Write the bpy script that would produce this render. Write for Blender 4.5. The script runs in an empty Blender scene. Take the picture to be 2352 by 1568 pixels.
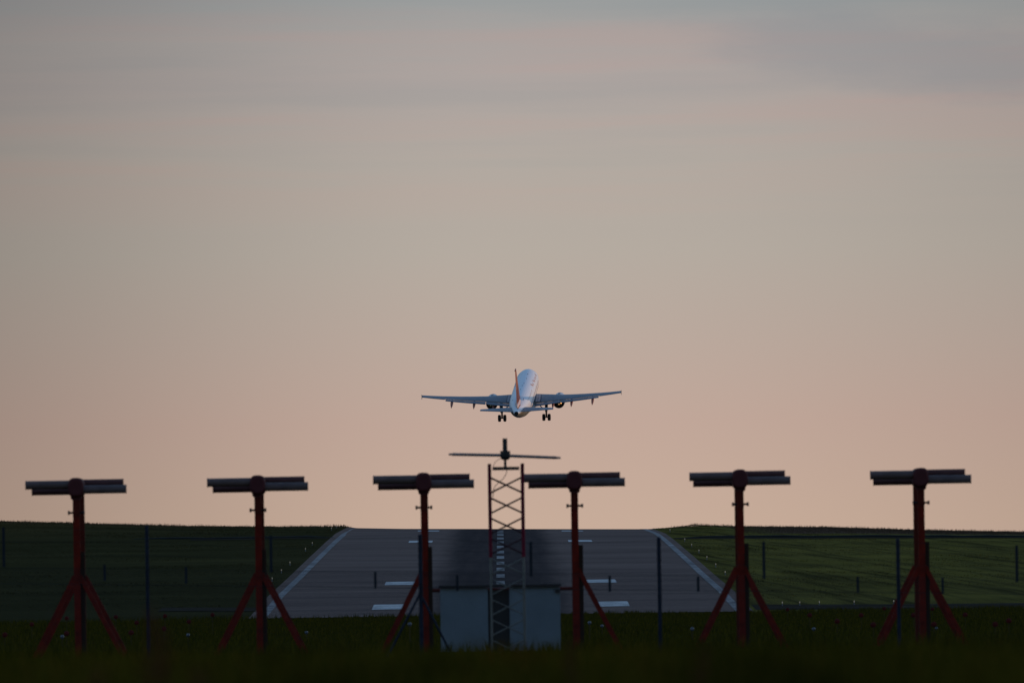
import bpy, math, random
import numpy as np
from mathutils import Vector, Matrix, Euler
random.seed(7); rng = np.random.default_rng(11)
S = bpy.context.scene; COL = S.collection
R = math.radians

# ------------------------------------------------------------------ camera
EYE = 1.25
FPX = 2352 * 300 / 23.5
ROLL = R(0.85); PITCH = math.atan(516 / FPX)
F = Vector((0, math.cos(PITCH), math.sin(PITCH))); R0 = Vector((1, 0, 0)); U0 = Vector((0, -math.sin(PITCH), math.cos(PITCH)))
RV = math.cos(ROLL) * R0 - math.sin(ROLL) * U0
UV = math.sin(ROLL) * R0 + math.cos(ROLL) * U0
CAM = Vector((0, 0, EYE))
def W(px, py, d):
    """the place seen at a photo pixel (2352 wide) that lies d metres away"""
    v = F + RV * ((px - 1176) / FPX) + UV * ((784 - py) / FPX)
    return CAM + v * (d / v.y)
cd = bpy.data.cameras.new('camera'); co = bpy.data.objects.new('camera', cd); COL.objects.link(co)
m = Matrix((RV, UV, -F)).transposed().to_4x4(); m.translation = CAM; co.matrix_world = m
cd.lens = 300; cd.sensor_width = 23.5; cd.sensor_fit = 'HORIZONTAL'; cd.clip_start = 1; cd.clip_end = 30000
cd.dof.use_dof = True; cd.dof.focus_distance = 2200; cd.dof.aperture_fstop = 6.0
S.camera = co

# ------------------------------------------------------------------ materials
def lin(c): return tuple(((v / 255) / 12.92 if v <= 10 else ((v / 255 + .055) / 1.055) ** 2.4) for v in c)
class N:
    def __init__(s, name):
        s.m = bpy.data.materials.new(name); s.m.use_nodes = True; s.t = s.m.node_tree; s.t.nodes.clear()
        s.out = s.n('ShaderNodeOutputMaterial'); s.b = s.n('ShaderNodeBsdfPrincipled'); s.l(s.b, 0, s.out, 0)
    def n(s, k, **kw):
        n = s.t.nodes.new(k)
        for a, v in kw.items(): setattr(n, a, v)
        return n
    def l(s, a, i, b, j): s.t.links.new(a.outputs[i], b.inputs[j])
    def noise(s, vec, scale, detail=4, rough=.55, mapping=None):
        if mapping:
            mp = s.n('ShaderNodeMapping'); mp.inputs['Scale'].default_value = mapping; s.l(vec, 'Object', mp, 0); vec, o = mp, 0
        else: o = 'Object'
        nz = s.n('ShaderNodeTexNoise'); nz.inputs['Scale'].default_value = scale; nz.inputs['Detail'].default_value = detail; nz.inputs['Roughness'].default_value = rough
        s.l(vec, o, nz, 'Vector'); return nz
    def ramp(s, src, i, stops):
        r = s.n('ShaderNodeValToRGB'); e = r.color_ramp.elements
        while len(e) < len(stops): e.new(.5)
        for k, (p, c) in zip(e, stops): k.position = p; k.color = (*c, 1) if len(c) == 3 else c
        s.l(src, i, r, 0); return r
    def mix(s, fac, a, b, mode='MIX'):
        x = s.n('ShaderNodeMix', data_type='RGBA', blend_type=mode)
        for j, v in ((0, fac), (6, a), (7, b)):
            if isinstance(v, tuple) and len(v) == 2 and not isinstance(v[0], (int, float)): s.l(v[0], v[1], x, j)
            elif j == 0: x.inputs[0].default_value = v
            else: x.inputs[j].default_value = (*v, 1)
        return (x, 2)
    def math(s, op, a, b=None, c=None, clamp=False):
        x = s.n('ShaderNodeMath', operation=op, use_clamp=clamp)
        for j, v in enumerate((a, b, c)):
            if v is None: continue
            if isinstance(v, tuple): s.l(v[0], v[1], x, j)
            else: x.inputs[j].default_value = v
        return (x, 0)
    def smooth(s, v, a, b):
        x = s.n('ShaderNodeMapRange', interpolation_type='SMOOTHSTEP'); s.l(v[0], v[1], x, 0)
        x.inputs[1].default_value = a; x.inputs[2].default_value = b; return (x, 0)
    def col(s, v): s.l(v[0], v[1], s.b, 'Base Color')
    def bump(s, v, strength, dist):
        b = s.n('ShaderNodeBump'); b.inputs['Strength'].default_value = strength; b.inputs['Distance'].default_value = dist
        s.l(v[0], v[1], b, 'Height'); s.l(b, 0, s.b, 'Normal')

def paint(name, c, rough=.5, metal=0., wear=.18, scale=3., spec=.5):
    """painted or bare surface with faint uneven wear"""
    n = N(name); tc = n.n('ShaderNodeTexCoord'); nz = n.noise(tc, scale, 5)
    d = tuple(v * (1 - wear) for v in c); l = tuple(min(1, v * (1 + wear)) for v in c)
    n.col((n.ramp(nz, 0, [(.3, d), (.7, l)]), 0))
    n.b.inputs['Roughness'].default_value = rough; n.b.inputs['Metallic'].default_value = metal
    n.b.inputs['Specular IOR Level'].default_value = spec
    return n.m
M = {}
M['red'] = paint('red_paint', (.132, .009, .0035), .6, wear=.4, scale=5, spec=.12)
M['red_dark'] = paint('red_paint_faded', (.085, .010, .005), .6, wear=.2, spec=.12)
M['hub_red'] = paint('hub_red', (.080, .020, .023), .6, wear=.2, spec=.12)
M['arm'] = paint('arm_grey', (.12, .085, .085), .45, wear=.2, spec=.12)
M['arm_red'] = paint('arm_faded_red', (.09, .036, .036), .5, wear=.2, spec=.12)
M['brown'] = paint('dark_brown', (.035, .018, .012), .7, spec=.12)
M['black'] = paint('black_plastic', (.012, .012, .016), .5)
M['post'] = paint('fence_steel', (.014, .019, .034), .6, .1, wear=.3, scale=6, spec=.12)
M['steel'] = paint('galvanised', (.10, .115, .14), .55, .2, wear=.3, scale=6)
M['wire'] = paint('fence_wire', (.020, .023, .028), .6, .3, spec=.12)
M['dropper'] = paint('dropper_grey', (.016, .020, .027), .7, spec=.12)
M['lattice_red'] = paint('lattice_red', (.13, .007, .022), .5, spec=.12)
M['lattice_white'] = paint('lattice_white', (.15, .147, .135), .5, spec=.12)
M['lattice_dark'] = paint('lattice_dark', (.05, .022, .028), .5, spec=.12)
M['shelter'] = paint('shelter_white', (.18, .215, .245), .6, wear=.1, scale=2, spec=.12)
M['shelter_roof'] = paint('shelter_roof', (.035, .03, .03), .7, spec=.12)
M['lampred'] = paint('lamp_red', (.075, .006, .004), .7, spec=.12)
M['stem'] = paint('stem_yellow', (.055, .04, .01), .7, spec=.12)
M['globe'] = paint('globe_glass', (.06, .075, .10), .15, wear=.05)
M['white'] = paint('fuselage_white', (.86, .87, .90), .32, wear=.02, scale=.6)
M['belly'] = paint('belly_shade_grey', (.20, .205, .20), .4, wear=.05, scale=.6)  # underside grey, mostly its shade put into the colour
M['wing'] = paint('wing_grey', (.20, .215, .24), .42, wear=.08, scale=.8)
M['flap'] = paint('flap_grey', (.19, .205, .235), .45, wear=.08, scale=.8)
M['tail'] = paint('tail_grey', (.26, .275, .30), .42, wear=.06, scale=.8)
M['orange'] = paint('fin_orange', (.34, .09, .045), .4, wear=.05)
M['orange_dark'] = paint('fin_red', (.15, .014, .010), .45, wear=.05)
M['orange_pale'] = paint('title_orange', (.66, .36, .24), .5, wear=.05)
M['pale_edge'] = paint('livery_edge', (.75, .56, .48), .4, wear=.05)
M['panel'] = paint('wing_panel', (.34, .33, .36), .5, wear=.08)
M['mark'] = paint('dark_mark', (.05, .02, .03), .6)
M['tyre'] = paint('tyre_rubber', (.012, .012, .012), .8)
M['gear'] = paint('gear_metal', (.03, .03, .034), .5, .3)
M['hot'] = paint('nozzle_metal', (.34, .25, .13), .3, .9, wear=.3)
M['engine_in'] = paint('engine_dark', (.012, .012, .013), .6)
M['nacelle'] = paint('nacelle_white', (.62, .62, .64), .3, wear=.04)
M['nac_orange'] = paint('nacelle_orange', (.33, .10, .06), .4, wear=.1)
M['dock'] = paint('dock_russet', (.075, .022, .007), .8, wear=.4, spec=.12)
M['dockstem'] = paint('dock_stem', (.05, .03, .012), .8, spec=.12)

def road_paint(name='marking_white', lo=(.34, .33, .32), hi=(.62, .61, .59)):
    n = N(name); tc = n.n('ShaderNodeTexCoord'); a = n.noise(tc, .35, 6, .7, (1, .35, 1))
    n.col((n.ramp(a, 0, [(.3, lo), (.6, hi)]), 0)); n.b.inputs['Roughness'].default_value = .9; n.b.inputs['Specular IOR Level'].default_value = 0.; return n.m
M['marking'] = road_paint(); M['worn'] = road_paint('marking_worn', (.13, .12, .115), (.33, .315, .305))

def asphalt():
    n = N('runway_asphalt'); tc = n.n('ShaderNodeTexCoord'); sp = n.n('ShaderNodeSeparateXYZ'); n.l(tc, 'Object', sp, 0)
    base = n.ramp(n.noise(tc, .035, 6, .6), 0, [(.3, (.160, .116, .099)), (.7, (.212, .152, .129))])
    bands = n.ramp(n.noise(tc, 1, 5, .65, (.006, .085, 1)), 0, [(.35, (.86, .86, .87)), (.52, (1, 1, 1)), (.72, (1.06, 1.05, 1.04))])
    c = n.mix(1., (base, 0), (bands, 0), 'MULTIPLY')
    seams = n.ramp(n.noise(tc, 1, 2, .5, (.002, .03, 1)), 0, [(.47, (1, 1, 1)), (.497, (.74, .74, .76)), (.52, (1, 1, 1))])
    c = n.mix(.7, c, (seams, 0), 'MULTIPLY')
    # tyre rubber laid down along the middle
    xc = n.math('MULTIPLY_ADD', (sp, 1), .001, .2); u = n.math('ABSOLUTE', n.math('ADD', (sp, 0), xc))
    w = n.math('MULTIPLY_ADD', (n.noise(tc, 1, 5, .6, (.25, .004, 1)), 0), 3.4, -1.7); u = n.math('ADD', u, w)
    rub = n.math('SUBTRACT', 1., n.smooth(u, 4.6, 8.2))
    streak = n.ramp(n.noise(tc, 1, 4, .6, (.9, .006, 1)), 0, [(.25, (.8, .8, .8)), (.7, (1, 1, 1))])
    f = n.math('MULTIPLY', n.math('MULTIPLY', rub, (streak, 0)), .86)
    c = n.mix(f, c, (.038, .034, .035))
    n.col(c); n.b.inputs['Roughness'].default_value = 1.; n.b.inputs['Specular IOR Level'].default_value = 0.
    return n.m
M['asphalt'] = asphalt()

def ground(tuft=False):
    n = N('grass_tufts' if tuft else 'grass_ground'); tc = n.n('ShaderNodeTexCoord'); sp = n.n('ShaderNodeSeparateXYZ'); n.l(tc, 'Object', sp, 0)
    g = n.ramp(n.noise(tc, .02, 7, .65), 0, [(.3, (.033, .030, .013)), (.55, (.047, .042, .018)), (.75, (.066, .057, .023))])
    # darker flow lines of longer grass across the slope
    u = n.math('MULTIPLY_ADD', (sp, 1), .052, (sp, 0)); cb = n.n('ShaderNodeCombineXYZ')
    u = n.math('MULTIPLY', u, .46); v = n.math('MULTIPLY', (sp, 1), .0075); n.l(u[0], u[1], cb, 0); n.l(v[0], v[1], cb, 1)
    nz = n.n('ShaderNodeTexNoise'); nz.inputs['Scale'].default_value = 1.; nz.inputs['Detail'].default_value = 5; nz.inputs['Roughness'].default_value = .6; n.l(cb, 0, nz, 'Vector')
    st = n.ramp(nz, 0, [(.34, (.42, .47, .48)), (.46, (.92, .96, .9)), (.58, (1.3, 1.35, 1.05)), (.72, (.7, .8, .7))])
    right = n.smooth((sp, 0), -10, 30)
    c = n.mix(n.math('MULTIPLY', right, .9), (g, 0), n.mix(1., (g, 0), (st, 0), 'MULTIPLY'))
    c = n.mix(1., c, n.mix(right, (1, 1, 1), (2.5, 2.25, 1.7)), 'MULTIPLY')
    # stubble field behind the crossing taxiway on the right
    e = n.math('MULTIPLY_ADD', (n.noise(tc, .03, 3), 0), 10., -5.)
    fx = n.smooth(n.math('ADD', n.math('MULTIPLY_ADD', (sp, 1), -.02, 0.), n.math('ADD', (sp, 0), e)), -5, 2)
    fy = n.smooth((sp, 1), 1815, 1840)
    br = n.ramp(n.noise(tc, .25, 5), 0, [(.3, (.080, .052, .038)), (.7, (.11, .072, .052))])
    c = n.mix(n.math('MULTIPLY', fx, fy), c, (br, 0))
    # rougher, yellower grass before the runway end
    nr = n.math('SUBTRACT', 1., n.smooth((sp, 1), 1150, 1200))
    ng = n.ramp(n.noise(tc, .05, 6), 0, [(.3, (.030, .028, .002)), (.7, (.060, .052, .004))])
    c = n.mix(nr, c, (ng, 0))
    if tuft:
        gm = n.n('ShaderNodeNewGeometry'); v = n.ramp(gm, 'Random Per Island', [(0, (.7, .7, .7)), (.8, (1.15, 1.15, 1.1)), (1, (1.6, 1.45, 1.2))]); c = n.mix(1., c, (v, 0), 'MULTIPLY')
    n.col(c); n.b.inputs['Roughness'].default_value = 1.; n.b.inputs['Specular IOR Level'].default_value = 0.
    return n.m
M['ground'] = ground(); M['blade_hill'] = ground(True)

def blade(name, stops):
    n = N(name); gm = n.n('ShaderNodeNewGeometry'); n.col((n.ramp(gm, 'Random Per Island', stops), 0))
    if name == 'tall_grass':
        tc = n.n('ShaderNodeTexCoord'); src = [x_ for x_ in n.t.nodes if x_.type == 'VALTORGB'][0]; pz = n.noise(tc, 1.3, 3, .6, (1, .012, .9))
        mx = n.mix(1., (src, 0), (n.ramp(pz, 0, [(.34, (.55, .62, .7)), (.48, (1., 1.05, 1.)), (.6, (1.35, 1.35, 1.2)), (.70, (1.5, .80, .8))]), 0), 'MULTIPLY'); n.col(mx)
    n.b.inputs['Roughness'].default_value = .9; n.b.inputs['Specular IOR Level'].default_value = 0.; return n.m
M['blade_near'] = blade('tall_grass', [(0, (.030, .026, .003)), (.5, (.062, .050, .006)), (.85, (.088, .070, .009)), (1, (.13, .054, .012))])
M['blade_mid'] = blade('verge_grass', [(0, (.026, .027, .001)), (.6, (.058, .054, .003)), (1, (.11, .078, .006))])
M['blade_dry'] = blade('stubble', [(0, (.05, .034, .022)), (1, (.11, .074, .048))])
M['path'] = paint('track_gravel', (.048, .040, .030), 1., wear=.3, scale=.15, spec=0.)
M['bank'] = paint('bank_grass', (.010, .011, .009), .95, wear=.3, scale=.4, spec=.12)
M['lit'] = N('lamp_glow').m
_b = [x for x in M['lit'].node_tree.nodes if x.type == 'BSDF_PRINCIPLED'][0]
_b.inputs['Emission Color'].default_value = (1, .86, .62, 1); _b.inputs['Emission Strength'].default_value = .10; _b.inputs['Base Color'].default_value = (.25, .22, .17, 1)

# ------------------------------------------------------------------ mesh helpers
class MB:
    def __init__(s): s.v = []; s.f = []; s.mi = []; s.sm = []
    def add(s, vs, fs, mi=0, sm=False):
        o = len(s.v); s.v += [tuple(v) for v in vs]
        for f in fs: s.f.append([i + o for i in f]); s.mi.append(mi); s.sm.append(sm)
    def box(s, c, size, rot=None, mi=0, bev=0.):
        c = Vector(c); hx, hy, hz = (k / 2 for k in size)
        q = rot or Matrix.Identity(3)
        if bev <= 0:
            vs = [c + q @ Vector((x * hx, y * hy, z * hz)) for x in (-1, 1) for y in (-1, 1) for z in (-1, 1)]
            s.add(vs, [(0, 1, 3, 2), (4, 6, 7, 5), (0, 4, 5, 1), (2, 3, 7, 6), (0, 2, 6, 4), (1, 5, 7, 3)], mi)
        else:   # edges chamfered round the outline seen along y
            b = bev; out = [(-hx + b, -hz), (hx - b, -hz), (hx, -hz + b), (hx, hz - b), (hx - b, hz), (-hx + b, hz), (-hx, hz - b), (-hx, -hz + b)]
            vs = [c + q @ Vector((x, y, z)) for y in (-hy, hy) for x, z in out]
            s.add(vs, [tuple(range(8)), tuple(range(15, 7, -1))] + [(i, i + 8, (i + 1) % 8 + 8, (i + 1) % 8) for i in range(8)], mi)
    def tube(s, p0, p1, r0, r1=None, seg=12, mi=0, sm=True):
        s.path([p0, p1], [r0, r0 if r1 is None else r1], seg, mi, sm)
    def path(s, pts, rad, seg=8, mi=0, sm=True):
        pts = [Vector(p) for p in pts]; n = len(pts)
        if isinstance(rad, (int, float)): rad = [rad] * n
        vs = []
        for i, p in enumerate(pts):
            t = (pts[min(i + 1, n - 1)] - pts[max(i - 1, 0)]).normalized()
            a = t.orthogonal().normalized() if i == 0 else (a - t * a.dot(t)).normalized()
            b = t.cross(a)
            vs += [p + (a * math.cos(k * 2 * math.pi / seg) + b * math.sin(k * 2 * math.pi / seg)) * rad[i] for k in range(seg)]
        fs = [(i * seg + k, i * seg + (k + 1) % seg, (i + 1) * seg + (k + 1) % seg, (i + 1) * seg + k) for i in range(n - 1) for k in range(seg)]
        s.add(vs, fs, mi, sm)
        s.add(vs[:seg], [tuple(range(seg - 1, -1, -1))], mi); s.add(vs[-seg:], [tuple(range(seg))], mi)
    def loft(s, rings, mi=0, cap=True, sm=True):
        n = len(rings[0]); vs = [p for r in rings for p in r]
        fs = [(i * n + k, i * n + (k + 1) % n, (i + 1) * n + (k + 1) % n, (i + 1) * n + k) for i in range(len(rings) - 1) for k in range(n)]
        s.add(vs, fs, mi, sm)
        if cap: s.add(rings[0], [tuple(range(n - 1, -1, -1))], mi); s.add(rings[-1], [tuple(range(n))], mi)
    def build(s, name, mats, parent=None, loc=None):
        me = bpy.data.meshes.new(name); me.from_pydata(s.v, [], s.f)
        for x in (mats if isinstance(mats, (list, tuple)) else [mats]): me.materials.append(x)
        me.polygons.foreach_set('material_index', s.mi); me.polygons.foreach_set('use_smooth', s.sm)
        me.update()
        o = bpy.data.objects.new(name, me); COL.objects.link(o)
        if parent: o.parent = parent
        if loc: o.location = loc
        return o
def np_mesh(name, v, loops, sizes, mat, smooth=False):
    me = bpy.data.meshes.new(name); me.vertices.add(len(v)); me.vertices.foreach_set('co', np.asarray(v, np.float32).ravel())
    me.loops.add(len(loops)); me.loops.foreach_set('vertex_index', np.asarray(loops, np.int32))
    me.polygons.add(len(sizes)); st = np.concatenate([[0], np.cumsum(sizes)[:-1]]).astype(np.int32); me.polygons.foreach_set('loop_start', st)
    if smooth: me.polygons.foreach_set('use_smooth', np.ones(len(sizes), bool))
    me.materials.append(mat); me.update(calc_edges=True); me.validate()
    o = bpy.data.objects.new(name, me); COL.objects.link(o); return o
def empty(name, label, cat, loc=(0, 0, 0), group=None):
    o = bpy.data.objects.new(name, None); COL.objects.link(o); o.location = loc; o['label'] = label; o['category'] = cat
    if group: o['group'] = group
    return o
def tag(o, label=None, cat=None, group=None, kind=None):
    for k, v in (('label', label), ('category', cat), ('group', group), ('kind', kind)):
        if v: o[k] = v
    return o
def copy_tree(o, parent=None):
    c = o.copy(); COL.objects.link(c)
    if parent: c.parent = parent
    for ch in list(o.children): copy_tree(ch, c)
    return c

# ------------------------------------------------------------------ terrain
_pd = np.array([0, 40, 120, 200, 255, 300, 700, 1100, 1190, 1206, 1300, 1427, 1598, 1741, 1843, 2002, 2060, 2120, 2220, 2500, 3000, 4000, 9000.])
_ph = np.array([-1.25, -1.25, -1.3, -1.5, -1.64, -1.9, -3.3, -4.5, -4.6, -4.45, -2.8, -1.09, 1.33, 3.3, 4.54, 5.73, 5.86, 5.86, 5.6, 3., -3, -12, -12.])
_D = np.arange(0, 9001, 2.); _H = np.interp(_D, _pd, _ph)
_k = np.hanning(27); _k /= _k.sum(); _H = np.convolve(np.pad(_H, 13, mode='edge'), _k, 'valid')
def hr(d): return np.interp(d, _D, _H) + EYE
def xc(d): return -1.4 - (d - 1200) * .001
_tl = (np.array([-300, -78, -52, -42, -32, -26, -24, 20, 24, 27.7, 35.4, 48, 61.5, 78, 300.]),
       np.array([1.6, 1.0, .34, .22, .28, .3, 0, 0, .2, .6, .38, .3, -.1, -.4, -2.]))
SHADE_RIDGE = 38.   # added unseen rise on the right that keeps low sun off the ground
def height(x, d):
    x = np.asarray(x, float); d = np.asarray(d, float)
    t = np.interp(d, [1200, 1400, 1741, 2002, 2300], [0, .004, .010, .0165, .0165])
    xx = np.clip(x, -90, 90)
    s = np.clip((d - 1700) / 300, 0, 1); s = s * s * (3 - 2 * s)
    z = hr(d) - t * xx + s * np.interp(x, *_tl)
    far = np.clip((np.abs(x) - 150) / 600, 0, 1); near = np.clip((d - 300) / 900, 0, 1)
    e = np.clip((x - 220) / 300, 0, 1); e = e * e * (3 - 2 * e)
    return z * (1 - far * near) + far * near * (-2) + e * SHADE_RIDGE
u_off = np.array([-9000, -5000, -2500, -1200, -600, -350, -220, -150, -110, -90] + list(range(-80, -24, 4)) + [-26, -24.4, -23.3, -22.5, -15, -8, 0, 8, 15, 22.5, 23.3, 24.4, 26] + list(range(28, 84, 4)) + [90, 110, 150, 220, 350, 600, 1200, 2500, 5000, 9000.])
d_off = np.concatenate([[-600, -200, -60, -20], np.arange(0, 320, 10), np.arange(320, 1180, 20), np.arange(1180, 2300, 8), np.arange(2300, 3000, 50), [3000, 3300, 3700, 4200, 5000, 6000, 7500, 9000.]])
def strip(name, mat, ulist, dlist, lift, dip=False):
    U, D = np.meshgrid(ulist, dlist); X = U + xc(np.maximum(D, 0))
    Z = height(X, np.maximum(D, 0)) + lift
    if dip:
        on = (np.abs(U) < 23) & (D > 1195) & (D < 2950); Z = np.where(on, Z - .12, Z)
    v = np.stack([X, D, Z], -1).reshape(-1, 3); nx = len(ulist); ny = len(dlist)
    i = (np.arange(ny - 1)[:, None] * nx + np.arange(nx - 1)[None, :]).ravel()
    loops = np.stack([i, i + 1, i + 1 + nx, i + nx], -1).ravel()
    return np_mesh(name, v, loops, np.full(len(i), 4), mat, True)
tag(strip('ground', M['ground'], u_off, d_off, 0., True), 'rolling dark green airfield ground rising to a crest', kind='structure')
rd = np.concatenate([np.arange(1204, 2300, 8), np.arange(2300, 2900, 50)])
runway = strip('runway', M['asphalt'], np.array([-23.3, -22.5, -15, -8, 0, 8, 15, 22.5, 23.3]), rd, .0)
tag(runway, 'grey asphalt runway climbing to a crest, dark with tyre rubber along its middle', kind='structure')
def mark(name, u0, u1, d0, d1, parent=runway, mat='marking'):
    ds = np.unique(np.concatenate([[d0], np.arange(math.ceil(d0 / 8) * 8 + 4, d1, 8), [d1]]))
    if d1 - d0 > 60: ds = np.unique(np.concatenate([[d0], rd[(rd > d0) & (rd < d1)], [d1]]))
    o = strip(name, M[mat], np.array([u0, u1]), ds, .03); o.parent = parent; return o
mark('edge_stripe', -22.4, -21.65, 1206, 2600, mat='worn'); mark('edge_stripe', 21.65, 22.4, 1206, 2600, mat='worn')
for d0 in (1236, 1372, 1733, 1921):
    for sgn in (-1, 1):
        a, b = sorted((sgn * 9.05, sgn * 12.2)); mark('touchdown_bar', a, b, d0, d0 + 23)
for k in range(15): mark('centre_dash', -.45, .45, 1218 + 50 * k, 1218 + 50 * k + 25, mat='worn')
# flare of white paint where the runway meets its turning pad, lower right
def ribbon(name, mat, pts, width, lift, label, kind='structure'):
    """narrow track following the ground; pts are (x, d), width along d"""
    xs = []; 
    for (x0, d0), (x1, d1) in zip(pts[:-1], pts[1:]):
        n = max(2, int(abs(x1 - x0) / 4)); xs += [(x0 + (x1 - x0) * k / n, d0 + (d1 - d0) * k / n) for k in range(n)]
    xs.append(pts[-1]); xs = np.array(xs); v = []
    for x, d in xs:
        for e in np.linspace(-.5, .5, 4): v.append((x, d + e * width, float(height(x, d + e * width)) + lift))
    n = len(xs); i = (np.arange(n - 1)[:, None] * 4 + np.arange(3)[None, :]).ravel()
    o = np_mesh(name, np.array(v), np.stack([i, i + 4, i + 5, i + 1], -1).ravel(), np.full(len(i), 4), mat, True)
    return tag(o, label, kind=kind)
ribbon('perimeter_track', M['path'], [(-34, 1250), (-24.6, 1244)], 16, .05, 'pale gravel track beside the runway end below the left hill')
ribbon('perimeter_track', M['path'], [(22.2, 1222), (36, 1214), (60, 1208), (140, 1206)], 24, .05, 'dark gravel track beside the runway end below the right hill')
ribbon('taxiway', M['path'], [(-44, 1772), (-25.5, 1788)], 9, .05, 'narrow pale taxiway crossing the left slope to the runway')
ribbon('taxiway', M['path'], [(21.5, 1768), (40, 1764), (100, 1764)], 13, .05, 'narrow pale taxiway crossing the right slope to the runway')
def bank(name, pts, hgt, label):
    b = MB(); rings = []
    for (x0, d0), (x1, d1) in zip(pts[:-1], pts[1:]):
        n = max(2, int(abs(x1 - x0) / 3))
        for k in range(n + (1 if (x1, d1) == pts[-1] else 0)):
            x = x0 + (x1 - x0) * k / n; d = d0 + (d1 - d0) * k / n; hh = hgt * (.8 + .4 * random.random())
            if x == pts[0][0] or (x1, d1) == pts[-1] and k == n: hh *= .2
            z = float(height(x, d)); rings.append([(x, d - 1.2, z - .1), (x, d - .5, z + hh * .8), (x, d + .5, z + hh), (x, d + 2.5, z - .1)])
    b.loft(rings); return tag(b.build(name, M['bank']), label, kind='structure')
bank('grass_bank', [(-52, 1786), (-42, 1784), (-25, 1802)], .26, 'low dark bank above the taxiway on the left slope')
bank('grass_bank', [(23, 1778), (40, 1774), (100, 1774)], .30, 'low dark bank above the taxiway on the right slope')

# ------------------------------------------------------------------ grass
def blades(name, x, d, z, h, w, mat, lean=.35, three=False, label=None, cat=None):
    n = len(x); a = rng.uniform(0, math.pi, n); la = rng.uniform(0, 2 * math.pi, n); ll = rng.uniform(0, lean, n) * h
    dx, dy = np.cos(a) * w / 2, np.sin(a) * w / 2 * .4; lx, ly = np.cos(la) * ll, np.sin(la) * ll
    base = np.stack([x, d, z - .03], -1)
    o = lambda ax, ay, az: base + np.stack([ax, ay, az], -1)
    if three:   # bent blade: two segments
        v = np.stack([o(-dx, -dy, 0 * h), o(dx, dy, 0 * h), o(dx * .8 + lx * .3, dy * .8 + ly * .3, h * .6), o(-dx * .8 + lx * .3, -dy * .8 + ly * .3, h * .6), o(lx, ly, h)], 1).reshape(-1, 3)
        i = np.arange(n)[:, None] * 5; loops = (i + np.array([0, 1, 2, 3, 3, 2, 4])).ravel(); sizes = np.tile([4, 3], n)
    else:
        v = np.stack([o(-dx, -dy, 0 * h), o(dx, dy, 0 * h), o(lx, ly, h)], 1).reshape(-1, 3)
        loops = np.arange(3 * n); sizes = np.full(n, 3)
    return tag(np_mesh(name, v, loops, sizes, mat), label, cat, kind='stuff')
def vnoise(x, y, s, seed):
    r = np.random.default_rng(seed).random((64, 64)); u = x / s; w = y / s; i = np.floor(u).astype(int); j = np.floor(w).astype(int); fu = u - i; fw = w - j
    fu = fu * fu * (3 - 2 * fu); fw = fw * fw * (3 - 2 * fw); g = lambda a, b: r[a % 64, b % 64]
    return (g(i, j) * (1 - fu) + g(i + 1, j) * fu) * (1 - fw) + (g(i, j + 1) * (1 - fu) + g(i + 1, j + 1) * fu) * fw
n = 110000
d = 16 + 90 * rng.random(n) ** 1.25; x = rng.uniform(-1, 1, n) * (5 + .05 * d)
hh = np.minimum(.82 + .16 * vnoise(x, d, .7, 3) + .09 * rng.random(n), np.maximum(EYE - d * (.0039 + .0022 * vnoise(x, d, .7, 3) + .0013 * rng.random(n)), .15))
k = 3000; dk = 26 + 34 * rng.random(k); xk = rng.uniform(-1, 1, k) * (5 + .05 * dk)   # scattered taller stems
hk = EYE - dk * (.0042 + .0034 * rng.random(k)); d = np.concatenate([d, dk]); x = np.concatenate([x, xk]); hh = np.concatenate([hh, hk]); n += k
blades('tall_grass', x, d, height(x, d), hh, rng.uniform(.008, .02, n), M['blade_near'], .45, True, 'tall dark meadow grass blurred along the bottom of the view', 'grass')
def tufts(n, k, x, d, h, w, spread):
    i = np.repeat(np.arange(n), k); return x[i] + rng.normal(0, spread, n * k), d[i] + rng.normal(0, spread, n * k), h[i] * rng.uniform(.6, 1., n * k), w[i]
n = 70000; d = 125 + (1196 - 125) * rng.random(n) ** .75; x = rng.uniform(-1, 1, n) * (10 + .052 * d)
hb = (.12 + .26 * vnoise(x, d, 9, 5)) * np.interp(d, [125, 230, 400, 1080, 1196], [.9, 1.0, 1., 1.2, 2.1])
x, d, hh, w = tufts(n, 4, x, d, hb, np.interp(d, [125, 1196], [.02, .09]), .12)
blades('verge_grass', x, d, height(x, d), hh, w, M['blade_mid'], .5, False, 'rough green grass between the antennas and the runway end', 'grass')
def off_road(x, d):
    u = np.abs(x - xc(d)); return u > 23.6
n = 60000; d = rng.uniform(1255, 2040, n); x = rng.uniform(-1, 1, n) * 110
k = off_road(x, d) & ~((np.abs(d - 1775) < 16)) & ~((x > 30) & (d > 1815)); x, d = x[k], d[k]; n = len(x)
hb = .05 + .22 * vnoise(x, d, 14, 9) ** 1.5
x, d, hh, w = tufts(n, 3, x, d, hb, np.full(n, .12), .25); k = off_road(x, d); x, d, hh, w = x[k], d[k], hh[k], w[k]
blades('slope_grass', x, d, height(x, d), hh, w, M['blade_hill'], .5, False, 'short dark green grass on the slopes beside the runway', 'grass')
n = 22000; d = rng.uniform(1960, 2080, n); x = rng.uniform(-110, 110, n); k = off_road(x, d) & ((x < 0) | (x > 24)); x, d = x[k], d[k]; n = len(x)
hb = np.where(x > 30, .16 + .35 * rng.random(n) ** 3, .06 + .55 * vnoise(x, d, 4, 12) ** 2)
blades('crest_grass', x, d, height(x, d), hb, np.full(n, .09), M['blade_dry'], .6, False, 'ragged dry grass heads along the crest against the sky', 'grass')
n = 26000; x = rng.uniform(32, 110, n); d = rng.uniform(1822, 1990, n)
blades('stubble_field', x, d, height(x, d), .08 + .16 * rng.random(n), np.full(n, .1), M['blade_dry'], .5, False, 'brown dry stubble on the field beyond the right taxiway', 'stubble')

def gz(p): return float(height(p.x, p.y))
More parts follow.
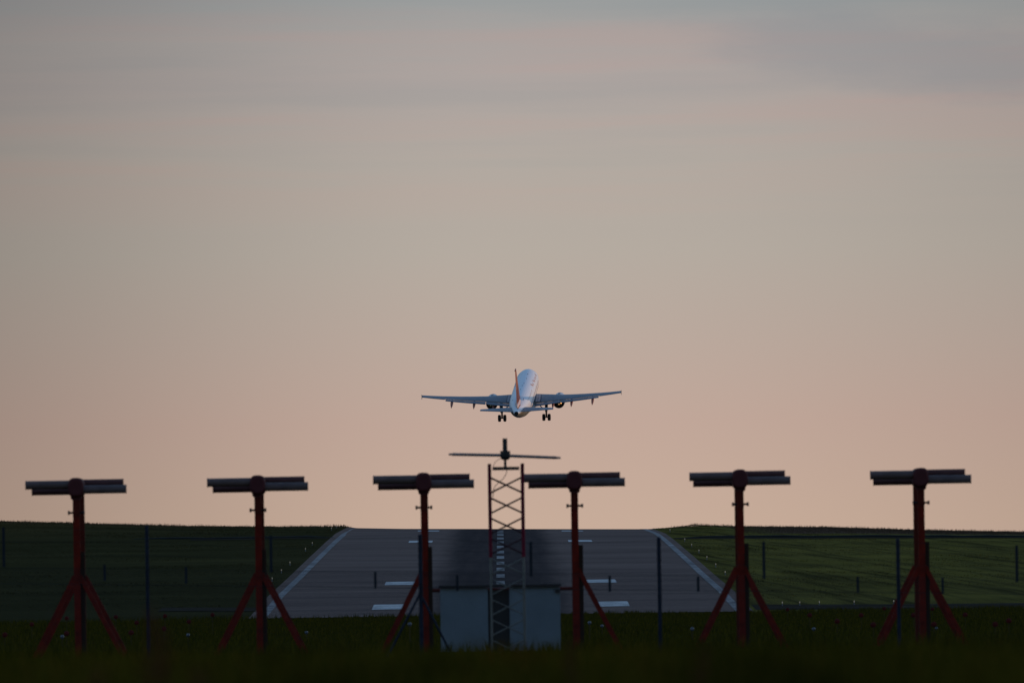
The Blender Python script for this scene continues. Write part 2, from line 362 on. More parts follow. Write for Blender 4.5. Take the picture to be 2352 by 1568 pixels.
# russet dock plants in the near grass
def dock(px, py, dist, sc, label):
    top = W(px, py, dist); g = gz(top); h = top.z - g
    t = empty('dock_plant', label, 'weed', (top.x, top.y, g), 'russet dock plants in the near grass')
    b = MB(); b.path([(0, 0, -.05), (.01, 0, h * .5), (.03, 0, h * .92)], [.006, .005, .003], 6); b.build('stem', M['dockstem'], t)
    s = MB(); s.path([(.01, 0, h * .42), (.02, 0, h * .7), (.03, 0, h)], .004, 5)
    for k in range(240):
        f = random.random(); z = h * (.45 + .55 * f); r = .065 * sc * (1.05 - f) + .012; a = random.random() * 6.28; rr = r * math.sqrt(random.random())
        c = Vector((.03 * f + rr * math.cos(a), rr * math.sin(a), z)); e = .011
        s.add([c + Vector((random.uniform(-e, e), random.uniform(-e, e), random.uniform(-e, e))) for _ in range(3)], [(0, 1, 2)])
    s.build('seed_head', M['dock'], t)
for px, py, dd, sc, lb in [(322, 1398, 34, 1.3, 'tall russet dock plant rising beside the fence post between the first two antennas'),
                           (352, 1448, 36, 1.2, 'shorter russet dock plant just right of the tallest dock'),
                           (196, 1535, 28, 1.2, 'low russet dock plant below the first antenna post'),
                           (1290, 1470, 40, .9, 'russet dock seed head in front of the shelter'),
                           (1590, 1492, 36, .9, 'russet dock seed head below the fifth antenna left brace'),
                           (430, 1538, 30, 1., 'low russet dock plant at the frame bottom below the second antenna left brace')]: dock(px, py, dd, sc, lb)

# ------------------------------------------------------------------ localizer antennas
DA = 255.
def make_antenna():
    t = empty('localizer_antenna', '', 'antenna', (0, 0, 0), 'row of red localizer antennas')
    H = 3.13     # hub centre above the base
    b = MB(); b.box((0, 0, (H - .1) / 2 - .25), (.128, .09, H - .1 + .5)); b.build('front_post', M['red'], t)
    b = MB(); b.box((0, 3., (H - .1) / 2 - .25), (.125, .09, H - .1 + .5)); b.build('rear_post', M['red_dark'], t)
    b = MB(); b.box((0, 0, H - .37), (.134, .105, .4)); cl = b.build('post_collar', M['red_dark'], t)
    for sx in (-1, 1):
        b = MB(); b.path([(sx * .06, 0, H - .50), (sx * .125, 0, H - .50), (sx * .126, 0, H - .50), (sx * .165, 0, H - .50)], [.02, .02, .038, .038], 10); b.build('clamp_bolt', M['black'], cl)
    b = MB(); pass
    sq = lambda c_: math.copysign(abs(c_) ** .66, c_)
    rings = [[(rr * sq(math.cos(a)), yy - .16, H - .01 + rr * 1.27 * sq(math.sin(a))) for a in [k * 2 * math.pi / 36 for k in range(36)]] for rr, yy in [(.11, -.012), (.137, 0), (.15, .03), (.15, 1.35), (.11, 1.42)]]
    b.loft(rings); b.box((0, .02, H - .20), (.21, .2, .10), bev=.03)
    hub = b.build('hub', M['hub_red'], t)
    for sx, zz, yy, ln, r, mt in [(-1, .050, 0.0, .985, .083, 'arm'), (1, -.052, 0.0, .985, .083, 'arm'), (-1, -.072, 1.0, .90, .073, 'arm_red'), (1, .080, 1.0, .90, .073, 'arm_red')]:
        b = MB(); x0, x1 = sx * .12, sx * ln
        b.path([(x0, yy, H + zz), (x1 - sx * .02, yy, H + zz), (x1 - sx * .019, yy, H + zz), (x1, yy, H + zz)], [r, r, r * 1.06, r * 1.06], 18)
        b.build('dipole_arm', M[mt], t)
    b = MB(); b.box((.105, .05, .84), (.085, .07, 2.05)); b.build('cable_duct', M['brown'], t)
    for sx in (-1, 1):
        for yy, mt in ((0, 'red'), (3., 'red')):
            b = MB(); q = Matrix.Rotation(math.atan2(sx * .74, 1.32), 3, 'Y') if True else None
            p0 = Vector((sx * .05, yy, 1.40)); p1 = Vector((sx * .92, yy, -.30)); c = (p0 + p1) / 2; dv = p1 - p0
            q = Matrix.Rotation(math.atan2(dv.x, dv.z), 3, 'Y'); b.box(c, (.088, .07, dv.length), q); b.build('brace', M[mt], t)
    return t
HUBS = [(175, 1118), (592, 1112), (973, 1106), (1319.5, 1102), (1700, 1098.5), (2115, 1095)]
ALAB = ['red antenna at the far left with its left brace near the frame edge',
        'red antenna standing left of the runway corner, second from the left',
        'red antenna just left of the lattice mast, a grey fence post beside its leg',
        'red antenna just right of the lattice mast, its crossbar meeting the shelter',
        'red antenna over the right runway edge, fifth from the left',
        'red antenna at the far right behind the last strong fence post']
proto = make_antenna()
ANT = []
for i, ((px, py), lb) in enumerate(zip(HUBS, ALAB)):
    a = proto if i == 0 else copy_tree(proto)
    for sx_ in ((1,) if i == 2 else (-1,) if i == 3 else ()):   # the inner two are tied by the crossbar instead of an inner brace
        for ch in [c_ for c_ in a.children if c_.name.startswith('brace') and sum(v_.co.x for v_ in c_.data.vertices) * sx_ > 0]: bpy.data.objects.remove(ch)
    p = W(px, py, DA); a.location = (p.x, p.y, p.z - 3.13); a['label'] = lb; a.rotation_euler.y = R(-.12 + .08 * random.random()); ANT.append(a)
p0, p1 = ANT[2].location, ANT[3].location
b = MB(); zc = W(1150, 1353, 263.5).z
b.tube((p0.x - .1, p0.y + 8.4, zc), (p1.x + .05, p0.y + 8.4, zc), .038, seg=10)
for xx in (p0.x - .05, p1.x): b.tube((xx, p0.y + 8.4, zc), (xx, p0.y + 8.4, zc - 1.5), .03, seg=8)
tag(b.build('crossbar', M['red_dark']), 'red horizontal pipe rail running behind the white shelter between two antennas', 'rail')

# ------------------------------------------------------------------ equipment shelter
DS = 261.; kx = DS / FPX
c = W(1150, 1420, DS); top = W(1150, 1346, DS).z; g = gz(c) - .05; hgt = top - g
t = empty('equipment_shelter', 'white equipment shelter with a dark middle gap standing behind the lattice mast', 'shelter', (c.x, c.y, g))
xl = (1012 - 1150) * kx; xr = (1287 - 1150) * kx; gl = (1121 - 1150) * kx; gr = (1171 - 1150) * kx
b = MB(); b.box(((xl + gl) / 2, .55, hgt / 2 - .008), (gl - xl, 1.1, hgt - .016), bev=.03); b.build('cabinet', M['shelter'], t)
b = MB(); b.box(((xr + gr) / 2, .55, hgt / 2 - .008), (xr - gr, 1.1, hgt - .016), bev=.03); b.build('cabinet', M['shelter'], t)
b = MB(); b.box(((gl + gr) / 2, .62, hgt / 2 - .03), (gr - gl - .006, .9, hgt - .08)); b.build('recess_shade', M['black'], t)  # black block stands in for the shade inside the open recess
b = MB(); b.box(((xl + xr) / 2, .55, hgt + .01), (xr - xl + .06, 1.24, .045)); b.build('roof', M['shelter_roof'], t)
b = MB(); b.box((xr - .05, -.03, hgt - .10), (.10, .05, .07)); b.build('lamp_bracket', M['black'], t)

# ------------------------------------------------------------------ lattice mast with its monitor antenna
DT = 248.; kt = DT / FPX
top = W(1162, 1069, DT); g = gz(top); Ht = top.z - g; w2 = 37.8 * kt; zred = W(1162, 1279, DT).z - g
t = empty('lattice_mast', 'square lattice mast, red above and white below, in front of the shelter', 'mast', (top.x, top.y, g)); t.rotation_euler.z = R(.4)
for sx in (-1, 1):
    for sy in (0, 1):
        b = MB(); yy = sy * 2 * w2
        b.tube((sx * w2, yy, -.1), (sx * w2, yy, zred), .024, seg=10, mi=1); b.tube((sx * w2, yy, zred), (sx * w2, yy, Ht + .02), .033, seg=10, mi=0)
        if sy == 0: b.tube((sx * w2, yy, Ht - .03), (sx * (w2 + .035), yy, Ht - .03), .012, seg=6); b.tube((sx * w2, yy, Ht), (sx * w2, yy, Ht + .04), .034, seg=10)
        b.build('mast_leg', [M['lattice_red'], M['lattice_white']], t)
pit = 46.7 * kt; ph = 36.5 * kt; z1 = W(1162, 1095, DT).z - g
for side in range(4):
    k = 0; hi = z1
    br = MB(); bw = MB()
    while hi - ph > -.1:
        lo = hi - ph; mb = br if hi - ph / 2 > zred else bw
        for sx in (-1, 1):
            if side < 2: mb.tube((-sx * w2, side * 2 * w2 - .004 * sx, hi), (sx * w2, side * 2 * w2 - .004 * sx, lo), .0165 if mb is br else .012, seg=7)
            else:
                xx = (side * 2 - 5) * w2; mb.tube((xx, w2 - sx * w2, hi), (xx, w2 + sx * w2, lo), .0165 if mb is br else .012, seg=7)
        hi -= pit; k += 1
    br.build('bracing', M['lattice_dark'], t); bw.build('bracing', M['lattice_white'], t)
b = MB(); b.box((0, 0, Ht - .05), (1.62 * w2, .05, .058)); b.box((0, 2 * w2, Ht - .05), (1.62 * w2, .05, .058)); b.box((0, w2, Ht - .045), (.3, 2 * w2, .03)); b.build('top_beam', M['black'], t)

mt = W(1160.5, 1069, DT - .1)
t = empty('monitor_antenna', 'thin grey dipole antenna with a black upright rod on top of the lattice mast', 'antenna', (mt.x, mt.y, mt.z))
q = lambda px, py: Vector(((px - 1160.5) * kt, 0, -(py - 1069) * kt))
b = MB(); b.tube(q(1160.5, 1074), q(1160.5, 1047), .026, seg=12); b.tube(q(1160.5, 1036), q(1160.5, 1007.5), .045, seg=14); b.tube(q(1160.5, 1008), q(1160.5, 1006.5), .047, seg=14); b.build('rod', M['black'], t)
b = MB(); b.path([q(1160.8, y) for y in (1056, 1054, 1051, 1047, 1035)], [.04, .075, .09, .095, .095], 16); b.build('housing', M['black'], t)
for a, e in (((1152, 1045), (1031, 1041)), ((1168, 1046.5), (1288, 1053))):
    b = MB(); p, r_ = q(*a), q(*e); mid = p.lerp(r_, .93)
    b.path([p, mid, mid + (r_ - p) * .002, r_], [.029, .028, .020, .019], 10); b.path([p + Vector((0, .03, -.012)), p.lerp(r_, .9) + Vector((0, .03, -.012))], [.012, .01], 8); b.build('dipole_arm', M['steel'], t)
b = MB()
b.path([q(1152, 1052) + Vector((0, -.05, 0)), q(1146, 1054) + Vector((0, -.08, 0)), q(1138, 1060) + Vector((0, -.08, 0)), q(1134.5, 1066) + Vector((0, -.06, 0)), q(1133, 1071) + Vector((0, -.04, 0))], .0055, 6)
b.path([q(1163.5, 1074), q(1164, 1082), q(1161, 1091), q(1153, 1101), q(1142, 1110), q(1135, 1117), q(1132.5, 1126), q(1132, 1140)], .0065, 6)
b.build('cable', M['wire'], t)

# ------------------------------------------------------------------ wire fence
DF = 236.; kf = DF / FPX
t = empty('wire_fence', 'wire fence with steel posts, hanging droppers and a mesh bottom before the antennas', 'fence', tuple(W(1150, 1480, DF)))
base = Vector(t.location)
L = lambda px, py, dd=DF: W(px, py, dd) - base
posts = [(-280, 1190, 8), (337, 1208, 8.5), (965, 1229, 10), (1513, 1235, 9.5), (2062, 1238, 9), (2620, 1246, 9)]
for px, py, wd in posts:
    b = MB(); p = L(px, py); gzv = gz(p + base) - base.z - .1; r = wd * kf / 2
    b.tube((p.x, p.y, gzv), (p.x, p.y, p.z), r, seg=12)
    b.tube((p.x, p.y, p.z - .002), (p.x, p.y, p.z + .018), r * 1.12, r * .7, seg=12)
    for k in range(1, 9): b.tube((p.x, p.y, p.z - .13 * k - .015), (p.x, p.y, p.z - .13 * k + .015), r * 1.14, seg=12, mi=1)
    b.build('post', [M['post'], M['dropper']], t)
pc = L(965, 1362)
for sx in (-1, 1):
    b = MB(); e = L(965 + sx * 76, 1490); b.tube((pc.x, pc.y, pc.z), (e.x, e.y + .0, e.z - .15), .022, seg=10); b.build('strut', M['post'], t)
def ytop(px):   # sagging top wire
    for (a, ya, _), (c_, yc, _) in zip(posts[:-1], posts[1:]):
        if a <= px <= c_:
            f = (px - a) / (c_ - a); return ya + 4 + (yc - ya) * f + 44 * f * (1 - f)
def ymid(px): return 1300 + 24 * (px / 2352) + 3
xs = [x_ for x_ in range(-270, 2620, 15)]
for off, fn in ((0, ytop), (0, ymid)):
    b = MB(); b.path([L(x_, fn(x_)) for x_ in xs], .0028, 5); b.build('wire', M['wire'], t)
for f in (.33, .66):
    b = MB(); b.path([L(x_, ytop(x_) * (1 - f) + ymid(x_) * f) for x_ in xs], .0022, 5); b.build('wire', M['wire'], t)
b = MB(); b.path([L(x_, ymid(x_) + 36) for x_ in xs], .004, 5); b.build('wire', M['wire'], t)
for px, y0, y1 in [(8, 1210, 1301), (622, 1229, 1313), (1219, 1243, 1323), (1754, 1243, 1329), (2335, 1252, 1336)]:
    b = MB(); a, e = L(px, y0), L(px + 1, y1); b.box((a + e) / 2 - Vector((0, .01, 0)), (6.5 * kf, .012, (a - e).length)); b.build('dropper', M['dropper'], t)
for px, y0, y1 in [(240, 1296, 1333), (427, 1301, 1339), (862, 1312, 1351), (1050, 1320, 1356), (1400, 1321, 1358), (1603, 1323, 1358), (1970, 1324, 1361), (2165, 1326, 1363)]:
    b = MB(); a, e = L(px, y0), L(px + .6, y1); b.box((a + e) / 2 - Vector((0, .01, 0)), (6 * kf, .012, (a - e).length)); b.build('dropper', M['dropper'], t)
b = MB(); cell = .042
x_a, x_b = L(-270, 1300).x, L(2610, 1300).x
nx = int((x_b - x_a) / cell)
for k in range(nx):
    xx = x_a + cell * k; px = -270 + 2880 * k / nx; tp = L(px, ymid(px)).z; lo = gz(Vector((xx + base.x, DF, 0))) - base.z + .05
    wv = .0038; b.add([(xx - wv / 2, 0, lo), (xx + wv / 2, 0, lo), (xx + wv / 2, 0, tp), (xx - wv / 2, 0, tp), (xx, .004, lo), (xx, .004, tp)], [(0, 1, 2, 3), (1, 4, 5, 2), (4, 0, 3, 5)])
for k in range(36):
    pa, pb = L(-270, ymid(-270)), L(2610, ymid(2610)); z0, z1_ = pa.z - cell * k, pb.z - cell * k; wv = .0038
    b.add([(x_a, .003, z0 - wv / 2), (x_b, .003, z1_ - wv / 2), (x_b, .003, z1_ + wv / 2), (x_a, .003, z0 + wv / 2), (x_b, .007, z1_), (x_a, .007, z0)], [(0, 1, 2, 3), (1, 0, 5, 4), (3, 2, 4, 5)])
b.build('mesh_panel', M['wire'], t)

# ------------------------------------------------------------------ approach lamps in the grass
def make_disc():
    t = empty('approach_lamp', '', 'lamp', (0, 0, 0), 'red disc approach lamps in the grass')
    b = MB(); rings = [[(rr * math.cos(k * math.pi / 10), yy, rr * math.sin(k * math.pi / 10)) for k in range(20)] for rr, yy in [(.35, -.45), (.7, -.38), (.92, -.2), (1., .1), (1.04, .14), (1.04, .3), (.9, .34)]]
    b.loft([[(x_ * .09, y_ * .09, z_ * .09) for x_, y_, z_ in r_] for r_ in rings]); b.build('lamp_head', M['lampred'], t)
    b = MB(); b.tube((0, 0, -.09), (0, 0, -1.), .014, seg=8); b.tube((0, 0, -.15), (0, 0, -.09), .022, seg=8); b.build('stem', M['stem'], t)
    return t
def make_globe():
    t = empty('globe_lamp', '', 'lamp', (0, 0, 0), 'pale globe lamps in the grass')
    b = MB(); rings = [[(.052 * math.sin(a) * math.cos(k * math.pi / 8), .052 * math.sin(a) * math.sin(k * math.pi / 8), -.055 * math.cos(a)) for k in range(16)] for a in [math.pi * j / 10 for j in range(1, 10)]]
    b.loft(rings); b.build('globe', M['globe'], t)
    b = MB(); b.tube((0, 0, -.05), (0, 0, -.09), .034, seg=10); b.tube((0, 0, -.09), (0, 0, -.9), .016, seg=8); b.build('stem', M['stem'], t)
    return t
DISCS = [(11, 1457, 'red disc lamp nearest the left frame edge'), (73, 1433, 'red disc lamp left of the first antenna left brace'),
         (153, 1419, 'red disc lamp between the first antenna left brace and post, the upper one'), (153, 1454, 'red disc lamp close to the foot of the first antenna post, beside a pale globe'),
         (266, 1416, 'small red disc lamp above and right of the first antenna right brace'), (301, 1452, 'large red disc lamp just right of the first antenna right brace'),
         (314, 1429, 'red disc lamp just left of the first strong fence post'), (377, 1443, 'lower of two red disc lamps right of the first strong fence post'),
         (379, 1414, 'upper of two red disc lamps right of the first strong fence post'), (434, 1427, 'red disc lamp directly above a pale globe lamp'),
         (488, 1411, 'small red disc lamp by the runway corner left of the second antenna'), (1860, 1412, 'small red disc lamp above a pale globe right of the fifth antenna'),
         (1809, 1399, 'faint red disc lamp on the track right of the fifth antenna'), (1922.7, 1426, 'red disc lamp on a stem left of the sixth antenna left brace'),
         (1978, 1412, 'small red disc lamp above the sixth antenna left brace foot'), (2031, 1397, 'faint red disc lamp seen just above the sixth antenna left brace'),
         (2006, 1434, 'red disc lamp beside the foot of the sixth antenna left brace'), (2098, 1412, 'red disc lamp touching the left side of the sixth antenna post'),
         (2145, 1433, 'red disc lamp right of the sixth antenna post, above a pale globe'), (2142, 1398, 'faint red disc lamp high beside the sixth antenna right brace'),
         (2217, 1411, 'small red disc lamp right of the sixth antenna right brace'), (2286, 1433, 'large red disc lamp between the last brace and the right frame edge'), (2317, 1425, 'red disc lamp nearest the right frame edge')]
GLOBES = [(143, 1462, 'pale globe lamp left of the first antenna foot beside a red disc'), (432, 1458, 'pale globe lamp below a red disc right of the first strong fence post'),
          (704, 1452, 'pale globe lamp right of the second antenna right brace'), (941, 1433, 'pale globe lamp between the third antenna left brace and its post'),
          (1354, 1430, 'left of two pale globe lamps right of the fourth antenna'), (1383, 1437, 'right of two pale globe lamps, against the fourth antenna brace'),
          (1590, 1444, 'pale globe lamp between the strong fence post and the fifth antenna'), (1869, 1444, 'pale globe lamp on a yellow stem right of the fifth antenna'),
          (2151, 1443, 'pale globe lamp right of the sixth antenna post below a red disc')]
pd_, pg_ = make_disc(), make_globe()
def stand(proto, first, px, py, dist, lb, sc=1.):
    o = proto if first else copy_tree(proto)
    p = W(px, py, dist); o.location = p; o['label'] = lb; o.scale = (sc, sc, 1)
    o.rotation_euler.z = R(random.uniform(-9, 9)); need = p.z - gz(p) + .1
    o.scale = (sc, sc, sc) ; st = [c_ for c_ in o.children if c_.name.startswith('stem')][0]; st.scale.z = need / sc / (1. if proto is pd_ else .9)
    return o
for i, (px, py, lb) in enumerate(DISCS):
    yu = py + .01484 * (px - 1176); dist = 330 + (1446 - yu) * 6.0 if yu < 1446 else 330
    if 'faint' in lb: dist = 760
    stand(pd_, i == 0, px, py, dist, lb, 1.02 * (dist / 470) ** .5 * .92)
for i, (px, py, lb) in enumerate(GLOBES): stand(pg_, i == 0, px, py, 345 + 40 * (i % 3), lb, 1.05)
# small lit lamps along the runway edges and across its end
def make_edge():
    t = empty('edge_light', '', 'runway light', (0, 0, 0), 'small lit lamps along the runway')
    b = MB(); b.tube((0, 0, -.08), (0, 0, .22), .05, .04, seg=8); b.build('base', M['steel'], t)
    b = MB(); b.path([(0, 0, .22), (0, 0, .28), (0, 0, .36), (0, 0, .40)], [.035, .055, .045, .02], 10); b.build('lens', M['lit'], t); return t
pe = make_edge(); first = True
ords = 'first second third fourth fifth sixth seventh eighth'.split()
EL = [(-24.6, dd, f'{ords[k]} small lit lamp up the left runway edge counted from the near end') for k, dd in enumerate((1236, 1408, 1468, 1528, 1650, 1710, 1905, 1960))]
EL += [(24.4, dd, f'{ords[k]} small lit lamp up the right runway edge counted from the near end') for k, dd in enumerate((1420, 1482, 1545, 1607, 1668, 1730, 1880))]
for px, py, lb in [(1797, 1386, 'small lit lamp on the right end track, first from the runway'), (1837, 1386, 'small lit lamp on the right end track, second from the runway'),
                   (1882, 1387.5, 'small lit lamp on the right end track, third from the runway'), (1962, 1391, 'small lit lamp on the right end track, left of the sixth antenna brace'), (2053, 1396, 'small lit lamp on the right end track, behind the sixth antenna left brace')]:
    p = W(px, py, 1226); EL.append((p.x - float(xc(1226)), 1226, lb))
for u, dd, lb in EL:
    o = pe if first else copy_tree(pe); first = False
    xx = u + float(xc(dd)); o.location = (xx, dd, float(height(xx, dd)) + .05); o['label'] = lb

# ------------------------------------------------------------------ airliner (local: x right, y forward, z up; station s metres from nose)
Y = lambda s: 16. - s
PL = empty('airliner', 'white airliner with orange fin just airborne, wheels still down, above the runway', 'aeroplane', (0, 0, 0))
def ring(s, zc, rx, rz, n=40): return [(rx * math.sin(2 * math.pi * k / n), Y(s), zc + rz * math.cos(2 * math.pi * k / n)) for k in range(n)]
sec = [(0.02, -.62, .05), (.35, -.55, .48), (1.1, -.38, .98), (2.2, -.18, 1.42), (3.6, -.05, 1.78), (5.2, 0, 1.95), (6.5, 0, 1.975), (14, 0, 1.975), (21.5, 0, 1.975), (23.5, .04, 1.93), (25.5, .14, 1.80), (27.5, .29, 1.57), (29.3, .45, 1.27), (31, .61, .93), (32.4, .73, .63), (33.3, .80, .43), (33.8, .83, .34)]
def fus_at(s):
    ss = [q_[0] for q_ in sec]; return float(np.interp(s, ss, [q_[1] for q_ in sec])), float(np.interp(s, ss, [q_[2] for q_ in sec]))
b = MB(); b.loft([ring(s, zc, r, r * 1.045) for s, zc, r in sec])
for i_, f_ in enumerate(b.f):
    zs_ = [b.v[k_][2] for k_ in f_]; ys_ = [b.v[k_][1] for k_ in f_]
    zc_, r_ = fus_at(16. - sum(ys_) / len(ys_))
    if (sum(zs_) / len(zs_) - zc_) < -.18 * r_: b.mi[i_] = 1  # unlit underside painted in: grey from the lit edge of the white down
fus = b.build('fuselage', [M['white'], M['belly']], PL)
b = MB(); b.loft([ring(s, .835, r, r) for s, r in [(33.72, .355), (33.93, .325)]]); b.build('exhaust_pipe', M['engine_in'], fus)
def patch(b, s0, s1, a0, a1, off=.02, mi=0, n=4, m_=3, slant=0.):
    """decal following the fuselage skin; angles from the top towards the right side"""
    vs = []
    for i in range(m_ + 1):
        for j in range(n + 1):
            a = R(a0 + (a1 - a0) * j / n); s = s0 + (s1 - s0) * i / m_ + slant * j / n; zc, r = fus_at(s)
            vs.append(((r + off) * math.sin(a), Y(s), zc + (r * 1.045 + off) * math.cos(a)))
    b.add(vs, [(i * (n + 1) + j, i * (n + 1) + j + 1, (i + 1) * (n + 1) + j + 1, (i + 1) * (n + 1) + j) for i in range(m_) for j in range(n)], mi, True)
b = MB()
for s0, ln, a0, a1, sl in [(14.6, .75, 37, 54, -.7), (13.2, .45, 44, 56, -.2), (11.3, .6, 40, 55, -.5), (10.2, .35, 45, 56, 0), (8.9, .45, 44, 57, -.2), (7.6, .4, 46, 57, 0), (6.4, .4, 42, 56, -.3)]: patch(b, s0, s0 + ln, a0, a1, slant=sl)
for s0, ln, a0, a1, sl in [(14.6, .6, -54, -43, 0), (12.6, .5, -56, -44, 0)]: patch(b, s0, s0 + ln, a0, a1, slant=sl)
for k in range(16): patch(b, 18 + k * .5 + .12 * (k % 3), 18.25 + k * .5, 50 + (k % 2), 55 + 2 * (k % 3))  # row of small orange dashes along the right rear side
b.build('titles_and_dashes', M['orange_pale'], fus)
b = MB()
for s0, a0 in [(15.9, 2), (17.6, -3), (12.0, 7), (20.5, -7), (8.6, 6)]: patch(b, s0, s0 + .28, a0, a0 + 5)
for s0 in (26.3,): patch(b, s0, s0 + 1.1, 26, 28); patch(b, s0 + .8, s0 + .95, 27, 33); patch(b, s0, s0 + .9, -40, -38)
b.build('roof_marks', M['mark'], fus)
wp = None
for k in range(28):
    if wp is None:
        b = MB(); patch(b, 6.8, 7.03, 76, 82); wp = b.build('window', M['pale_edge'], fus)
    else:
        o = wp.copy(); COL.objects.link(o); o.parent = fus; o.location.y = -.533 * k
# belly fairing
b = MB(); rings = []
for s, w, hgt_ in [(10.2, .6, .1), (11.2, 1.5, .45), (12.6, 2.0, .68), (15, 2.12, .74), (18, 2.1, .72), (19.8, 1.75, .5), (21.2, 1.0, .15)]:
    rings.append([(w * math.sin(2 * math.pi * k / 24), Y(s), -1.62 + hgt_ * 1.35 * math.cos(2 * math.pi * k / 24) * (1 if math.cos(2 * math.pi * k / 24) < 0 else .55)) for k in range(24)])
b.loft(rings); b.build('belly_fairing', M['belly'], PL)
AF = [(1, .0), (.85, .022), (.65, .047), (.45, .062), (.25, .062), (.1, .043), (.03, .024), (0, 0), (.03, -.018), (.1, -.03), (.25, -.04), (.45, -.038), (.65, -.024), (.85, -.009)]
def foil(x, le, ch, z, inc, tc=1., sx=1, a=0., b_=1.):
    o = []; ci, si = math.cos(R(inc)), math.sin(R(inc))
    for u, v in AF:
        u = a + (b_ - a) * u; dx = (u - .3) * ch; dz = v * ch * tc
        s = le + .3 * ch + dx * ci + dz * si; o.append((sx * x, Y(s), z - dx * si + dz * ci))
    return o
def wing_at(x):
    xs_ = [0, 1.9, 6.4, 17.05]; le = np.interp(x, xs_, [10.7, 11.7, 14.1, 19.5]); ch = np.interp(x, xs_, [7.4, 6.3, 3.9, 1.5]); inc = np.interp(x, xs_, [4.2, 4, 2.4, .5])
    z = -1.08 + max(x - 1.9, 0) * .0892 + .85 * (max(x - 1.9, 0) / 15.15) ** 2; return le, ch, z, inc
for sx in (-1, 1):
    b = MB(); rr = []
    for x_ in (0.6, 1.9, 3.4, 4.9, 6.4, 8.5, 10.6, 13.2, 13.25, 15.2, 16.6, 17.05):
        le, ch, z, inc = wing_at(x_); cut = .84 if 1.8 < x_ < 13.22 else 1.
        rr.append(foil(x_, le, ch * cut if cut == 1. else ch, z, inc, 1.25 if x_ < 6 else 1.05, sx, 0, cut))
    if sx < 0: rr = [r_[::-1] for r_ in rr]
    b.loft(rr); wing = b.build('wing', M['wing'], PL)
    for xa, xb, drop in ((2.05, 6.35, 9), (6.45, 13.1, 13)):
        b = MB(); rr = []
        for k in range(5):
            x_ = xa + (xb - xa) * k / 4; le, ch, z, inc = wing_at(x_); fc = np.interp(x_, [2, 6.4, 13.1], [1.3, 1.05, .68])
            te = le + ch * .82; zz = z - .58 * ch * math.sin(R(inc)) - .015 - .03 * fc
            rr.append(foil(x_, te - .0, fc, zz - .3 * fc * math.sin(R(drop)), drop, 1.3, sx))
        if sx < 0: rr = [r_[::-1] for r_ in rr]
        b.loft(rr); b.build('flap', M['flap'], wing)
    for x_ in (5.1, 8.35, 12.05):
        le, ch, z, inc = wing_at(x_); b = MB(); s0 = le + ch * .55; e = .46 if x_ < 12 else .40
        b.path([(sx * x_, Y(s0), z - .2), (sx * x_, Y(s0 + .5), z - .32), (sx * x_, Y(s0 + 1.3), z - .48), (sx * x_, Y(s0 + 2.2), z - .74), (sx * x_, Y(s0 + 2.9), z - 1.0)], [.06, .2, .24, .18, .04], 12)
        b.build('flap_fairing', M['nac_orange'], wing)
    le, ch, z, inc = wing_at(17.05); b = MB()
    rr = [[(sx * (17.05 + t_), Y(le + .2 + k_), z + v_) for t_ in (-.0, .05) for (k_, v_) in ()] for _ in ()]
    prof = [(.55, 0), (1.2, .42), (1.5, .42), (1.45, 0), (1.55, -.34), (1.25, -.34)]
    b.loft([[(sx * 17.03, Y(le + k_), z + v_) for k_, v_ in prof], [(sx * 17.09, Y(le + k_), z + v_) for k_, v_ in prof]], sm=False); b.build('wingtip_fence', M['flap'], wing)
    # walkway panel on the wing root with its edge lines
    b = MB(); le, ch, z, inc = wing_at(2.0)
    def top_pt(x_, u, off):
        le, ch, z, inc = wing_at(x_); v = np.interp(u, [0, .03, .1, .25, .45, .65, .85], [0, .024, .043, .062, .062, .047, .022]) * ch * 1.25; dx = (u - .3) * ch
        return (sx * x_, Y(le + .3 * ch + dx * math.cos(R(inc)) + v * math.sin(R(inc))), z - dx * math.sin(R(inc)) + v * math.cos(R(inc)) + off)
    for xa, xb, ua, ub, mi, off in [(2.0, 2.85, .15, .80, 0, .03), (2.85, 2.93, .15, .80, 1, .03)] + [(2.35, 2.5, u_, u_ + .03, 1, .045) for u_ in (.3, .42, .54, .66)]:
        vs = [top_pt(x_, ua + (ub - ua) * k / 8, off) for k in range(9) for x_ in (xa, xb)]
        b.add(vs, [(2 * k, 2 * k + 1, 2 * k + 3, 2 * k + 2) for k in range(8)], mi, True)
    b.build('walkway_panel', [M['panel'], M['mark']], wing)
    # tailplane
    b = MB(); rr = [foil(x_, le_, ch_, z_, 0 if True else 0, .85, sx) for x_, le_, ch_, z_ in [(.3, 28.3, 4.1, .72), (1.2, 29.0, 3.55, .80), (3.6, 30.45, 2.45, 1.03), (6.0, 31.9, 1.42, 1.26), (6.22, 32.2, 1.15, 1.28)]]
    if sx < 0: rr = [r_[::-1] for r_ in rr]
    b.loft(rr); b.build('tailplane', M['tail'], PL)
    # engine
    ex, ez = sx * 5.75, -2.13
    def lath(b, prof, n=32, mi=0): b.loft([[(ex + r_ * math.sin(2 * math.pi * k / n), Y(s_), ez + r_ * math.cos(2 * math.pi * k / n)) for k in range(n)] for s_, r_ in prof], mi, cap=False)
    b = MB(); lath(b, [(9.3, .86), (9.15, .93), (9.3, .98), (9.9, 1.02), (10.9, 1.03), (12.0, 1.02), (13.0, .98), (13.02, .95), (12.4, .95), (10.6, .9), (9.6, .84), (9.3, .86)])
    nac = b.build('engine', M['nacelle'], PL)
    b = MB(); lath(b, [(10.6, .01), (10.6, .89), (12.1, .93), (12.1, .66), (12.98, .70), (13.0, .945)]); b.build('fan_duct', M['engine_in'], nac)
    b = MB(); lath(b, [(12.0, .70), (13.0, .60), (13.9, .43), (13.92, .40), (13.2, .42)]); b.build('core_nozzle', M['hot'], nac)
